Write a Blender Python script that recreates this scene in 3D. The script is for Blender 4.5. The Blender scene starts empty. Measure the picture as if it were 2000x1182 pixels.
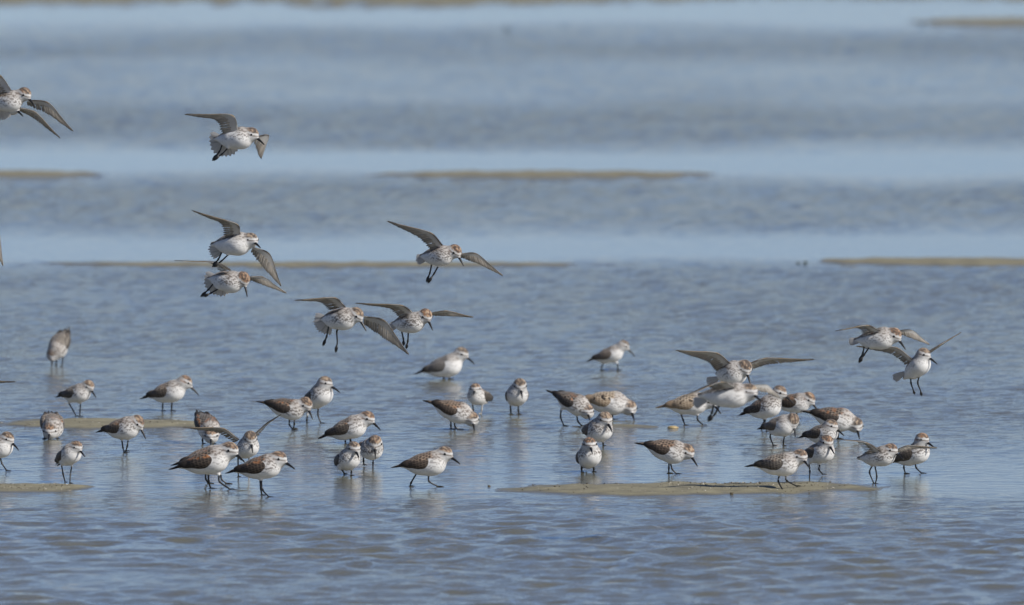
import bpy, math
import numpy as np
from mathutils import Vector

S = bpy.context.scene
COL = S.collection
R = math.radians

# ------------------------------------------------------------------ camera, sky, sun
FPX = 33333.0                                  # focal length in photo pixels (600 mm on 36 mm, photo 2000 wide)
CAM_H = 2.945
PITCH = math.atan(1791.0 / FPX)
cam_d = bpy.data.cameras.new('camera'); cam = bpy.data.objects.new('camera', cam_d); COL.objects.link(cam)
cam.location = (0, 0, CAM_H); cam.rotation_euler = (R(90) - PITCH, 0, 0)
cam_d.lens = 600; cam_d.sensor_width = 36; cam_d.clip_start = 1; cam_d.clip_end = 20000
cam_d.dof.use_dof = True; cam_d.dof.focus_distance = 46.3; cam_d.dof.aperture_fstop = 8.0
S.camera = cam

SUN_EL, SUN_A = 36.5, 55.0                     # sun behind the camera, to the right
w = bpy.data.worlds.new('World'); S.world = w; w.use_nodes = True
nt = w.node_tree; bg = nt.nodes['Background']
sky = nt.nodes.new('ShaderNodeTexSky'); sky.sky_type = 'NISHITA'; sky.sun_disc = False
sky.sun_elevation = R(SUN_EL); sky.sun_rotation = R(180 - SUN_A)
sky.air_density = 0.62; sky.dust_density = 0.10; sky.ozone_density = 4.4
wb_ = nt.nodes.new('ShaderNodeVectorMath'); wb_.operation = 'MULTIPLY'; wb_.inputs[1].default_value = (1.025, .96, 1.005)   # the camera's white balance
nt.links.new(sky.outputs[0], wb_.inputs[0]); nt.links.new(wb_.outputs[0], bg.inputs[0]); bg.inputs[1].default_value = 0.0915
sd = bpy.data.lights.new('sun', 'SUN'); sun = bpy.data.objects.new('sun', sd); COL.objects.link(sun)
sd.energy = 4.85; sd.angle = R(0.53); sd.color = (1.0, 0.955, 0.89)
sv = Vector((math.cos(R(SUN_EL)) * math.sin(R(SUN_A)), -math.cos(R(SUN_EL)) * math.cos(R(SUN_A)), math.sin(R(SUN_EL))))
sun.rotation_euler = sv.to_track_quat('Z', 'Y').to_euler(); sun.location = (20, 20, 20)
S.view_settings.view_transform = 'Standard'; S.view_settings.look = 'None'
S.view_settings.exposure = 0.0; S.view_settings.gamma = 1.0; S.view_settings.use_curve_mapping = False
S.cycles.max_bounces = 8; S.cycles.transparent_max_bounces = 8

# ------------------------------------------------------------------ photo pixel -> place
CP, SP = math.cos(PITCH), math.sin(PITCH)
def ray(px, py):
    a, b = (px - 1000.0) / FPX, (591.0 - py) / FPX
    return np.array([a, CP + b * SP, -SP + b * CP])
def ground_y(py, z=0.0):
    d = ray(1000, py); t = (z - CAM_H) / d[2]; return d[1] * t
def at_y(px, py, Y):
    d = ray(px, py); t = Y / d[1]; return np.array([0, 0, CAM_H]) + d * t
U = 730.0                                      # model units (photo pixels at 45.7 m) per metre

# ------------------------------------------------------------------ noise
def vnoise(P, seed=0):
    P = np.asarray(P, float) + seed * 17.31 + 500.0
    I = np.floor(P).astype(np.int64); F = P - I; F = F * F * (3 - 2 * F)
    def h(ix, iy, iz):
        n = (ix * 374761393 + iy * 668265263 + iz * 2147483647 + seed * 144665) & 0xffffffff
        n = ((n ^ (n >> 13)) * 1274126177) & 0xffffffff
        n = (n ^ (n >> 16)) & 0xffffffff
        return n / 4294967295.0
    x, y, z = I[..., 0], I[..., 1], I[..., 2]; fx, fy, fz = F[..., 0], F[..., 1], F[..., 2]
    r = 0
    for dx in (0, 1):
        for dy in (0, 1):
            for dz in (0, 1):
                wgt = (fx if dx else 1 - fx) * (fy if dy else 1 - fy) * (fz if dz else 1 - fz)
                r = r + wgt * h(x + dx, y + dy, z + dz)
    return r
def n2(x, y, seed=0): return vnoise(np.stack([x, y, np.zeros_like(x)], -1), seed)
def sstep(a, b, x): t = np.clip((x - a) / (b - a), 0, 1); return t * t * (3 - 2 * t)
def mixc(a, b, t): return a * (1 - t[..., None]) + np.asarray(b) * t[..., None]

# ------------------------------------------------------------------ materials
def new_mat(name):
    m = bpy.data.materials.new(name); m.use_nodes = True
    return m, m.node_tree, m.node_tree.nodes['Principled BSDF']
def plumage_mat(name, rough=0.75, sheen=0.15):
    m, t, p = new_mat(name)
    a = t.nodes.new('ShaderNodeAttribute'); a.attribute_name = 'plumage'
    tc = t.nodes.new('ShaderNodeTexCoord')
    n = t.nodes.new('ShaderNodeTexNoise'); n.inputs['Scale'].default_value = 900; n.inputs['Detail'].default_value = 3
    t.links.new(tc.outputs['Object'], n.inputs['Vector'])
    mr = t.nodes.new('ShaderNodeMapRange'); mr.inputs[3].default_value = 0.78; mr.inputs[4].default_value = 1.2
    t.links.new(n.outputs[0], mr.inputs[0])
    mx = t.nodes.new('ShaderNodeVectorMath'); mx.operation = 'SCALE'
    t.links.new(a.outputs['Color'], mx.inputs[0]); t.links.new(mr.outputs[0], mx.inputs['Scale'])
    t.links.new(mx.outputs[0], p.inputs['Base Color'])
    b = t.nodes.new('ShaderNodeBump'); b.inputs['Strength'].default_value = 0.35; b.inputs['Distance'].default_value = 0.0008
    t.links.new(n.outputs[0], b.inputs['Height']); t.links.new(b.outputs[0], p.inputs['Normal'])
    p.inputs['Roughness'].default_value = rough; p.inputs['Specular IOR Level'].default_value = 0.2
    p.inputs['Sheen Weight'].default_value = sheen
    return m
M_BODY = plumage_mat('body_plumage'); M_WING = plumage_mat('wing_plumage', 0.6, 0.05)
M_OPEN = plumage_mat('open_wing_plumage', 0.6, 0.05)      # spread feathers let some light through
t = M_OPEN.node_tree; pn = t.nodes['Principled BSDF']; mo = t.nodes['Material Output']
tl = t.nodes.new('ShaderNodeBsdfTranslucent'); t.links.new(pn.inputs['Base Color'].links[0].from_socket, tl.inputs['Color'])
ms = t.nodes.new('ShaderNodeMixShader'); ms.inputs[0].default_value = .5
t.links.new(pn.outputs[0], ms.inputs[1]); t.links.new(tl.outputs[0], ms.inputs[2]); t.links.new(ms.outputs[0], mo.inputs['Surface'])
def plain(name, col, rough, spec=0.5):
    m, t, p = new_mat(name)
    n = t.nodes.new('ShaderNodeTexNoise'); n.inputs['Scale'].default_value = 400
    tc = t.nodes.new('ShaderNodeTexCoord'); t.links.new(tc.outputs['Object'], n.inputs['Vector'])
    r = t.nodes.new('ShaderNodeValToRGB'); r.color_ramp.elements[0].position = .3; r.color_ramp.elements[1].position = .7
    r.color_ramp.elements[0].color = (*[c * .7 for c in col], 1); r.color_ramp.elements[1].color = (*[c * 1.3 for c in col], 1)
    t.links.new(n.outputs[0], r.inputs[0]); t.links.new(r.outputs[0], p.inputs['Base Color'])
    p.inputs['Roughness'].default_value = rough; p.inputs['Specular IOR Level'].default_value = spec
    return m
M_BILL = plain('bill_horn', (0.012, 0.011, 0.010), 0.38)
M_LEG = plain('leg_skin', (0.014, 0.013, 0.011), 0.42)
M_LEGPALE = plain('leg_pale', (0.42, 0.40, 0.36), 0.6)
M_EYE = plain('eye_gloss', (0.006, 0.005, 0.004), 0.08, 0.8)
M_SHELL = plain('shell', (0.45, 0.34, 0.17), 0.4)
M_CLOD = plain('dark_clod', (0.085, 0.07, 0.047), 0.8, .2)
M_CHIP = plain('shell_chip', (0.5, 0.46, 0.38), 0.6, .3)
M_WEED = plain('weed', (0.035, 0.045, 0.02), 0.8, .2)

def mesh_obj(name, verts, faces, mat, parent=None, loc=None, color=None, smooth=True):
    me = bpy.data.meshes.new(name)
    verts = np.asarray(verts, np.float32)
    if isinstance(faces, np.ndarray):
        nf = len(faces); k = faces.shape[1]
        me.vertices.add(len(verts)); me.vertices.foreach_set('co', verts.ravel())
        me.loops.add(nf * k); me.loops.foreach_set('vertex_index', faces.astype(np.int32).ravel())
        me.polygons.add(nf); me.polygons.foreach_set('loop_start', np.arange(0, nf * k, k, dtype=np.int32))
        me.polygons.foreach_set('loop_total', np.full(nf, k, np.int32))
        me.update(calc_edges=True)
    else:
        me.from_pydata([tuple(v) for v in verts.tolist()], [], faces)
    if smooth: me.polygons.foreach_set('use_smooth', np.ones(len(me.polygons), bool))
    if color is not None:
        at = me.color_attributes.new('plumage', 'FLOAT_COLOR', 'POINT')
        c = np.ones((len(verts), 4), np.float32); c[:, :3] = np.clip(color, 0, 1); at.data.foreach_set('color', c.ravel())
    me.materials.append(mat)
    o = bpy.data.objects.new(name, me); COL.objects.link(o)
    if parent: o.parent = parent
    if loc is not None: o.location = loc
    return o

# ------------------------------------------------------------------ the flat: sand bed with low bars
BARS = [  # x0, x1, top row, bottom row (photo pixels), crest height in m
    (972, 1745, 940, 968, .0076), (1130, 1300, 829, 838, .0028), (-60, 440, 819, 838, .006), (-160, 170, 947, 963, .006),
    (690, 1375, 333, 348, .009), (-140, 190, 335, 348, .009), (50, 1200, 511, 522, .005), (1590, 2160, 504, 519, .010),
    (1780, 2260, 35, 50, .014), (-500, 2500, -70, 3, .015)]
def bed_height(x, y):
    h = np.full_like(x, -0.022) - 0.012 * n2(x * .6, y * .25, 3) + 0.002 * (n2(x * 5, y * 2, 4) - .5)
    h = h - 0.03 * sstep(45.4, 43.5, y)
    for i, (x0, x1, yt, yb, hm) in enumerate(BARS):
        Yn, Yf = ground_y(yb), ground_y(yt)
        yc = (Yn + Yf) / 2; ay = (Yf - Yn) / 2
        X0, X1 = at_y(x0, (yt + yb) / 2, yc)[0], at_y(x1, (yt + yb) / 2, yc)[0]
        xc, ax = (X0 + X1) / 2, (X1 - X0) / 2
        wob = (n2(x * 1.3, x * 0 + i, 9) - .5) * ay * .8
        q = np.sqrt((np.abs(x - xc) / ax) ** 2.4 + (np.abs(y - yc - wob) / ay) ** 2)
        e = (n2(x * 2.2, y * 1.0, 10) - .5) * .35 + (n2(x * 6, y * 2.2, 11) - .5) * .42 + (n2(x * 19, y * 7, 12) - .5) * .42
        g = 1 - (q + e * .8)
        hb = np.where(g > 0, hm * np.clip(g * 1.8, 0, 1) ** .7, g * 0.03)
        hb = hb + ((n2(x * 30, y * 18, 13) - .5) * 0.0042 + (n2(x * 12, y * 6, 14) - .5) * 0.0036) * sstep(-.1, .3, g)
        h = np.maximum(h, hb)
    return h
def grid(xs, ys):
    X, Y = np.meshgrid(xs, ys); nx, ny = len(xs), len(ys)
    i = np.arange(nx * ny).reshape(ny, nx)
    F = np.stack([i[:-1, :-1], i[:-1, 1:], i[1:, 1:], i[1:, :-1]], -1).reshape(-1, 4)
    return X.ravel(), Y.ravel(), F
def axis(dense, far):
    far = np.asarray(far, float)
    return np.concatenate([-far[::-1], dense, far]) if dense is not None else far
far_x = [5, 8, 14, 30, 80, 250, 900, 4000]
xs = np.concatenate([-np.array(far_x[::-1]), np.arange(-3.1, 3.101, .026), far_x])
ysb = np.concatenate([[-2000, -200, 0, 20, 32, 37], np.arange(39.5, 50.5, .024), np.arange(50.5, 60, .045), np.arange(60, 86, .09), [88, 92, 100, 130, 200, 500, 2000, 9000]])
x, y, F = grid(xs, ysb)
sand_m, t, p = new_mat('wet_sand')
tc = t.nodes.new('ShaderNodeTexCoord')
na = t.nodes.new('ShaderNodeTexNoise'); na.inputs['Scale'].default_value = 260; na.inputs['Detail'].default_value = 4
nb = t.nodes.new('ShaderNodeTexNoise'); nb.inputs['Scale'].default_value = 16; nb.inputs['Detail'].default_value = 5
for q in (na, nb): t.links.new(tc.outputs['Object'], q.inputs['Vector'])
r = t.nodes.new('ShaderNodeValToRGB'); r.color_ramp.elements[0].position = .36; r.color_ramp.elements[1].position = .66
r.color_ramp.elements[0].color = (0.15, 0.135, 0.09, 1); r.color_ramp.elements[1].color = (0.325, 0.295, 0.19, 1)
mm = t.nodes.new('ShaderNodeMath'); mm.operation = 'ADD'; mh = t.nodes.new('ShaderNodeMath'); mh.operation = 'MULTIPLY'; mh.inputs[1].default_value = .5
t.links.new(na.outputs[0], mm.inputs[0]); t.links.new(nb.outputs[0], mm.inputs[1]); t.links.new(mm.outputs[0], mh.inputs[0])
t.links.new(mh.outputs[0], r.inputs[0])
ge = t.nodes.new('ShaderNodeNewGeometry'); sx = t.nodes.new('ShaderNodeSeparateXYZ'); t.links.new(ge.outputs['Position'], sx.inputs[0])
wm = t.nodes.new('ShaderNodeMapRange'); wm.inputs[1].default_value = .0008; wm.inputs[2].default_value = .0040; wm.inputs[3].default_value = .66; wm.inputs[4].default_value = 1.0
t.links.new(sx.outputs['Z'], wm.inputs[0])
wr = t.nodes.new('ShaderNodeMapRange'); wr.inputs[1].default_value = .66; wr.inputs[2].default_value = 1.0; wr.inputs[3].default_value = .22; wr.inputs[4].default_value = .8
t.links.new(wm.outputs[0], wr.inputs[0]); t.links.new(wr.outputs[0], p.inputs['Roughness'])
vs = t.nodes.new('ShaderNodeVectorMath'); vs.operation = 'SCALE'; t.links.new(r.outputs[0], vs.inputs[0]); t.links.new(wm.outputs[0], vs.inputs['Scale'])
t.links.new(vs.outputs[0], p.inputs['Base Color'])
b = t.nodes.new('ShaderNodeBump'); b.inputs['Strength'].default_value = .6; b.inputs['Distance'].default_value = .002
t.links.new(na.outputs[0], b.inputs['Height']); t.links.new(b.outputs[0], p.inputs['Normal'])
p.inputs['Specular IOR Level'].default_value = .45
sand = mesh_obj('sand_flat', np.stack([x, y, bed_height(x, y)], -1), F, sand_m); sand['kind'] = 'structure'
sand['label'] = 'wet brown sand flat rising above the water in long low bars'

# ------------------------------------------------------------------ the water
ZONE = [(-60, .3), (5, .14), (38, .16), (72, 1.2), (100, 1.4), (126, .75), (150, .75), (195, .8), (225, 1.6), (272, 1.6), (304, .14), (334, .14), (368, 1.4),
        (430, 1.25), (476, .2), (505, .16), (538, 1.35), (700, 1.4), (790, 1.1), (850, .8), (900, .48), (955, .28), (985, .9), (1182, 1.1), (1300, 1.1)]
zy = np.array([ground_y(a) for a, _ in ZONE])[::-1]; zv = np.array([b for _, b in ZONE])[::-1]
def ripple(x, y):
    yy = y + (n2(x * .9, y * .35, 21) - .5) * 1.9 * sstep(47, 56, y) + (n2(x * 2.2, y * .8, 22) - .5) * .35
    a = np.interp(yy, zy, zv)
    pt = n2(x * 1.1, y * .45, 23) * .6 + n2(x * 3.1, y * 1.2, 24) * .4
    return a * (0.62 + .76 * pt)
rng = np.random.RandomState(7)
def waves(x, y, lmin, lmax, n, slope, spread, mean=0.0):
    h = np.zeros_like(x)
    for i in range(n):
        lam = math.exp(rng.uniform(math.log(lmin), math.log(lmax)))
        th = R(-90 + mean) + rng.normal(0, R(spread)); k = 2 * math.pi / lam
        h += math.sqrt(2.0 / n) * slope / k * np.sin(k * (math.cos(th) * x + math.sin(th) * y) + rng.uniform(0, 6.283))
    return h
ysw = np.concatenate([[-2000, -200, 0, 20, 32, 37], np.arange(39.5, 50.5, .019), np.arange(50.5, 60, .034), np.arange(60, 84, .07), [86, 92, 100, 130, 200, 500, 2000, 9000]])
x, y, F = grid(np.concatenate([-np.array(far_x[::-1]), np.arange(-3.1, 3.101, .022), far_x]), ysw)
rp = ripple(x, y)
near = (np.abs(x) < 3.2) & (y > 39) & (y < 85)
fore = sstep(45.45, 44.0, y + (n2(x * 1.7, y * .5, 29) - .5) * .9)
h = np.zeros_like(x)
xn, yn = x[near], y[near]
h1 = waves(xn, yn, .05, .15, 70, .070, 52); h2 = waves(xn, yn, .085, .26, 80, .082, 52, 10)
f = fore[near]
env = .45 + .6 * n2(xn * 1.6, yn * .7, 31) + .5 * n2(xn * 4.5, yn * 2.0, 32)
h[near] = (h1 * rp[near] * (.80 - .05 * f) + h2 * (f * 1.05 + rp[near] * .20)) * env
h = h + 0.00001
water_m = bpy.data.materials.new('shallow_water'); water_m.use_nodes = True
t = water_m.node_tree; t.nodes.clear()
out = t.nodes.new('ShaderNodeOutputMaterial')
tc = t.nodes.new('ShaderNodeTexCoord'); ar = t.nodes.new('ShaderNodeAttribute'); ar.attribute_name = 'ripple'
mp = t.nodes.new('ShaderNodeMapping'); mp.inputs['Scale'].default_value = (1.0, .8, 1)
t.links.new(tc.outputs['Object'], mp.inputs['Vector'])
n1 = t.nodes.new('ShaderNodeTexNoise'); n1.inputs['Scale'].default_value = 30; n1.inputs['Detail'].default_value = 5; n1.inputs['Roughness'].default_value = .62
t.links.new(mp.outputs[0], n1.inputs['Vector'])
bp = t.nodes.new('ShaderNodeBump'); bp.inputs['Distance'].default_value = .0070
t.links.new(n1.outputs[0], bp.inputs['Height']); t.links.new(ar.outputs['Fac'], bp.inputs['Strength'])
fr = t.nodes.new('ShaderNodeFresnel'); fr.inputs['IOR'].default_value = 1.33; t.links.new(bp.outputs[0], fr.inputs['Normal'])
gl = t.nodes.new('ShaderNodeBsdfGlossy'); gl.inputs['Roughness'].default_value = .035; gl.inputs['Color'].default_value = (1, 1, 1, 1)
t.links.new(bp.outputs[0], gl.inputs['Normal'])
tr = t.nodes.new('ShaderNodeBsdfTransparent'); tr.inputs['Color'].default_value = (.80, .78, .70, 1)
di = t.nodes.new('ShaderNodeBsdfDiffuse'); di.inputs['Color'].default_value = (.24, .232, .165, 1)
md = t.nodes.new('ShaderNodeMixShader'); md.inputs[0].default_value = .55
t.links.new(tr.outputs[0], md.inputs[1]); t.links.new(di.outputs[0], md.inputs[2])
mx = t.nodes.new('ShaderNodeMixShader'); t.links.new(fr.outputs[0], mx.inputs[0]); t.links.new(md.outputs[0], mx.inputs[1]); t.links.new(gl.outputs[0], mx.inputs[2])
t.links.new(mx.outputs[0], out.inputs['Surface'])
water = mesh_obj('water', np.stack([x, y, h], -1), F, water_m); water['kind'] = 'structure'
water['label'] = 'shallow blue grey tidal water with wind ripples and calm strips'
at = water.data.attributes.new('ripple', 'FLOAT', 'POINT'); at.data.foreach_set('value', np.clip(rp * (1 - .3 * fore), 0, 2).astype(np.float32))

# ------------------------------------------------------------------ blended solids -> mesh (surface nets)
def smin(a, b, k):
    h = np.clip(.5 + .5 * (b - a) / k, 0, 1); return b * (1 - h) + a * h - k * h * (1 - h)
def ell(P, c, r, Rm=None):
    q = P - np.asarray(c, float)
    if Rm is not None: q = q @ np.asarray(Rm, float).T
    r = np.asarray(r, float); a = np.sqrt(((q / r) ** 2).sum(-1)); b = np.sqrt(((q / r ** 2) ** 2).sum(-1)) + 1e-9
    return a * (a - 1) / b
def cone(P, a, b, ra, rb, flat=None):
    a = np.asarray(a, float); b = np.asarray(b, float); ab = b - a
    t = np.clip(((P - a) @ ab) / (ab @ ab), 0, 1)
    d = P - (a + t[..., None] * ab)
    if flat is not None: d = d / np.asarray(flat, float)
    return np.sqrt((d ** 2).sum(-1)) - (ra + (rb - ra) * t)
def nets(fn, lo, hi, s):
    lo = np.asarray(lo, float); n = np.ceil((np.asarray(hi, float) - lo) / s).astype(int) + 1
    ax = [lo[i] + s * np.arange(n[i]) for i in range(3)]
    G = np.stack(np.meshgrid(*ax, indexing='ij'), -1)
    V = fn(G.reshape(-1, 3)).reshape(n)
    c = n - 1; acc = np.zeros((*c, 3)); cnt = np.zeros(c)
    offs = [(i, j, k) for i in (0, 1) for j in (0, 1) for k in (0, 1)]
    def sub(o): return V[o[0]:o[0] + c[0], o[1]:o[1] + c[1], o[2]:o[2] + c[2]]
    for o in offs:
        for a in range(3):
            if o[a]: continue
            q = list(o); q[a] = 1
            v0, v1 = sub(o), sub(q); m = (v0 < 0) != (v1 < 0)
            t = np.where(m, v0 / np.where(m, v0 - v1, 1), 0)
            for d in range(3): acc[..., d] += np.where(m, o[d] + (t if d == a else 0), 0)
            cnt += m
    on = cnt > 0; idx = -np.ones(c, np.int64); idx[on] = np.arange(on.sum())
    base = np.stack(np.nonzero(on), -1)
    verts = lo + s * (base + acc[on] / cnt[on][:, None])
    faces = []
    for a in range(3):
        b, d = (a + 1) % 3, (a + 2) % 3
        sl0 = [slice(1, -1)] * 3; sl1 = [slice(1, -1)] * 3
        sl0[a] = slice(0, -1); sl1[a] = slice(1, None)
        v0, v1 = V[tuple(sl0)], V[tuple(sl1)]
        for flip, m in ((False, (v0 < 0) & (v1 >= 0)), (True, (v0 >= 0) & (v1 < 0))):
            I = np.stack(np.nonzero(m), -1)
            if not len(I): continue
            I[:, b] += 1; I[:, d] += 1
            def at_(db, dd):
                J = I.copy(); J[:, b] -= db; J[:, d] -= dd; return idx[J[:, 0], J[:, 1], J[:, 2]]
            q = np.stack([at_(1, 1), at_(0, 1), at_(0, 0), at_(1, 0)], -1)
            faces.append(q[:, ::-1] if flip else q)
    return verts, np.concatenate(faces)

def tube(pts, rad, n=8, flat=1.0):
    pts = [np.asarray(q, float) for q in pts]; V = []; F = []
    up = np.array([0.13, .21, .97])
    for i, q in enumerate(pts):
        d = pts[min(i + 1, len(pts) - 1)] - pts[max(i - 1, 0)]; d /= np.linalg.norm(d) + 1e-9
        u = np.cross(d, up); u /= np.linalg.norm(u) + 1e-9; v = np.cross(u, d)
        for k in range(n):
            a = 2 * math.pi * k / n; V.append(q + rad[i] * (math.cos(a) * u + flat * math.sin(a) * v))
    for i in range(len(pts) - 1):
        for k in range(n):
            a, b = i * n + k, i * n + (k + 1) % n; F.append([a, b, b + n, a + n])
    F.append(list(range(n))[::-1]); F.append([(len(pts) - 1) * n + k for k in range(n)])
    return V, F
def curve3(pts, m=6):
    pts = [np.asarray(q, float) for q in pts]
    if len(pts) < 3: return pts
    P = [2 * pts[0] - pts[1]] + pts + [2 * pts[-1] - pts[-2]]; out = []
    for i in range(1, len(P) - 2):
        for k in range(m):
            t = k / m; a, b, c, d = P[i - 1], P[i], P[i + 1], P[i + 2]
            out.append(.5 * (2 * b + (c - a) * t + (2 * a - 5 * b + 4 * c - d) * t * t + (3 * b - a - 3 * c + d) * t ** 3))
    return out + [pts[-1]]

WHITE = np.array([.70, .69, .665]); GREYF = np.array([.36, .335, .305]); DARK = np.array([.045, .036, .03])
RUF = np.array([.33, .135, .05]); BROWN = np.array([.125, .095, .072]); BUFF = np.array([.40, .315, .215])
TONES = {  # mantle base, dark centre, fringe, wing base, rufous share
    'std': (np.array([.115, .092, .073]), DARK, np.array([.30, .25, .195]), np.array([.042, .035, .030]), .30),
    'dark': (np.array([.085, .062, .048]), np.array([.025, .02, .018]), np.array([.25, .20, .155]), np.array([.028, .023, .021]), .42),
    'grey': (np.array([.20, .172, .145]), np.array([.10, .083, .07]), np.array([.27, .235, .20]), np.array([.115, .097, .082]), .0),
    'buff': (np.array([.34, .26, .175]), DARK, np.array([.50, .41, .30]), np.array([.22, .16, .105]), .12)}

def frame(yaw, pitch, roll=0):
    y, p_ = R(yaw), R(pitch)
    f = np.array([math.cos(y) * math.cos(p_), -math.sin(y) * math.cos(p_), math.sin(p_)])
    l = np.array([math.sin(y), math.cos(y), 0.0]); u = np.cross(f, l)
    if u[2] < 0: u = -u
    a = R(roll); l, u = l * math.cos(a) + u * math.sin(a), u * math.cos(a) - l * math.sin(a)
    return np.array([f, l, u])
GAP = 1.45

def scales(f, a, L, W, n1):
    f = f + 1.2 * (n1 - .5); row = np.floor(f / L); ph = f / L - row; uu = (a / W + .5 * (row % 2) + .15 * n1) % 1.0
    d = np.sqrt(((uu - .5) / .40) ** 2 + ((ph - .68) / .56) ** 2)
    return sstep(.80, 1.08, d), row, np.floor(a / W + .5 * (row % 2))

def body_fn(T, k, H, HF, C, legs_hip, girth):
    def fn(P):
        q = (P - C) @ T.T / k; q = q / np.array([1, girth, girth])
        d = ell(q, (0, 0, 0), (37, 24, 22.5))
        d = smin(d, ell(q, (13, 0, -3), (24, 24.5, 22)), 7)
        d = smin(d, cone(q, (-12, 0, 1), (-50, 0, 4), 17, 4.5), 9)
        hq = (H - C) @ T.T / k / np.array([1, girth, girth])
        d = smin(d, cone(q, (17, 0, 6), hq, 18, 12.5), 9)
        g = (P - H) @ HF.T / k
        hd = ell(g, (0, 0, 0.5), (16.2, 14.3, 14.8))
        hd = smin(hd, cone(g, (6, 0, -2), (17.5, 0, -3.0), 9, 3.2), 5)
        hd = smin(hd, ell(g, (-3, 0, -5), (13, 13.6, 11)), 4)
        d = smin(d, hd, 5.5)
        for hp in legs_hip:
            hq = (hp - C) @ T.T / k / np.array([1, girth, girth])
            d = smin(d, cone(q, (-6 + .3 * hq[0], hq[1] * .9, -12), hq, 8, 2.6), 5)
        return d * k
    return fn

def body_color(V, T, k, H, HF, C, tone, streak, crown, seed):
    q = (V - C) @ T.T / k; g = (V - H) @ HF.T / k
    f, l, u = q.T; hf, hl, hu = g.T
    mant, dk, fr_, wb, rf = TONES[tone]
    n1 = vnoise(q / 3.2, seed); n2_ = vnoise(q / 7, seed + 1)
    c = np.tile(WHITE, (len(V), 1)); c *= (.92 + .14 * n2_)[:, None]
    # fine dark streaks down the breast and flank, lengthwise in the plumage
    st = vnoise(np.stack([f / 4.2, l / 1.65, u / 1.8], -1), seed + 2) * .75 + vnoise(np.stack([f / 2.6, l / 1.3, u / 1.5], -1), seed + 3) * .25
    zone = sstep(-8, 12, f) * sstep(-16, -5, u + 2.5 * n2_) + .50 * sstep(-34, -12, f) * sstep(-15, -5, u) * (1 - sstep(-2, 8, f))
    zone = np.clip(zone, 0, 1)
    c = mixc(c, GREYF * 1.25, .85 * sstep(0, 22, f) * sstep(-13, 4, u) * (.35 + .65 * streak))
    thr = .60 - .15 * streak * zone
    m = sstep(thr, thr + .07, st) * zone * min(1, .35 + streak)
    c = mixc(c, np.array([.075, .058, .047]), m * .84)
    # mantle
    e = sstep(7.0, 11.5, u + 3 * (n1 - .5) - .10 * f) * sstep(31, 21, f)
    cell = vnoise(np.stack([f / 3.4, l / 2.6, u / 2.8], -1), seed + 4)
    edge, _, _ = scales(f, np.arctan2(l, u + 4) * 20, 6.2, 5.4, n1)
    mc = mixc(np.tile(mant * .62, (len(V), 1)), dk, sstep(.40, .60, cell) * .8)
    mc = mixc(mc, fr_ * 1.15, edge * (.55 + .5 * n1))
    rr = vnoise(q / 5.0, seed + 5)
    mc = mixc(mc, RUF, sstep(.66 - .2 * rf, .76 - .2 * rf, rr) * min(1, rf * 1.8) * .55 * sstep(-18, 4, f))
    c = mixc(c, mc, e)
    # nape / hind neck
    ex = sstep(22, 30, f) * 0 + sstep(9, 20, f) * sstep(2, 9, u)
    stn = sstep(.5, .62, st)
    c = mixc(c, mixc(np.tile(GREYF * 1.15, (len(V), 1)), np.array([.11, .085, .07]), stn * .85), ex * .85 * sstep(12, 30, f + u))
    # under-tail
    c = mixc(c, wb, sstep(-40, -50, f) * sstep(2, 5, u))
    # head
    hw = sstep(4, -1.5, np.sqrt((hf / 15.5) ** 2 + (hl / 14) ** 2 + (hu / 14.5) ** 2) * 15 - 17.0) * sstep(-17, -9, hf + .35 * hu)
    hn = vnoise(g / 2.4, seed + 6); hs = vnoise(np.stack([hf / 6.5, hl / 2.1, hu / 2.8], -1), seed + 7)
    hc = np.tile(WHITE * .76, (len(V), 1)) * (.82 + .28 * hn)[:, None]
    hc = mixc(hc, GREYF * 1.15, sstep(2, -8, hf) * .85)
    hc = mixc(hc, np.array([.14, .11, .09]), sstep(.52, .66, hs) * .6 * sstep(9, -2, hf) * sstep(-12, -5, hu) * (.4 + .6 * streak))
    hc = mixc(hc, mixc(np.tile(GREYF * 1.1, (len(V), 1)), RUF * 1.2, np.full(len(V), .75 * crown)), sstep(.5, 3.2, hu + .0 * hf) * sstep(-5.2, -2.8, hu) * sstep(5, 0, hf) * 0 + sstep(3.4, .8, np.abs(hu - .5)) * sstep(5, 0, hf) * sstep(-14, -9, hf) * .75)
    el_ = sstep(2.3, .7, np.abs(hu - 1.2 + .04 * hf)) * sstep(-6, 0, hf)
    hc = mixc(hc, np.array([.10, .075, .06]), el_ * .78)
    cr = mixc(mixc(np.tile(np.array([.175, .14, .108]), (len(V), 1)), RUF * .85, (crown * (.05 + .95 * hn)).clip(0, .85)), DARK * 1.3, sstep(.46, .60, hs) * .92)
    cr = mixc(cr, BUFF * 1.15, sstep(.40, .30, hs) * .5)
    cm = sstep(5.8, 8.8, hu + 3.2 * (hn - .5) + .10 * hf)
    hc = mixc(hc, cr, cm)
    c = mixc(c, hc, hw)
    return c * (.93 + .14 * n1)[:, None]

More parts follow.
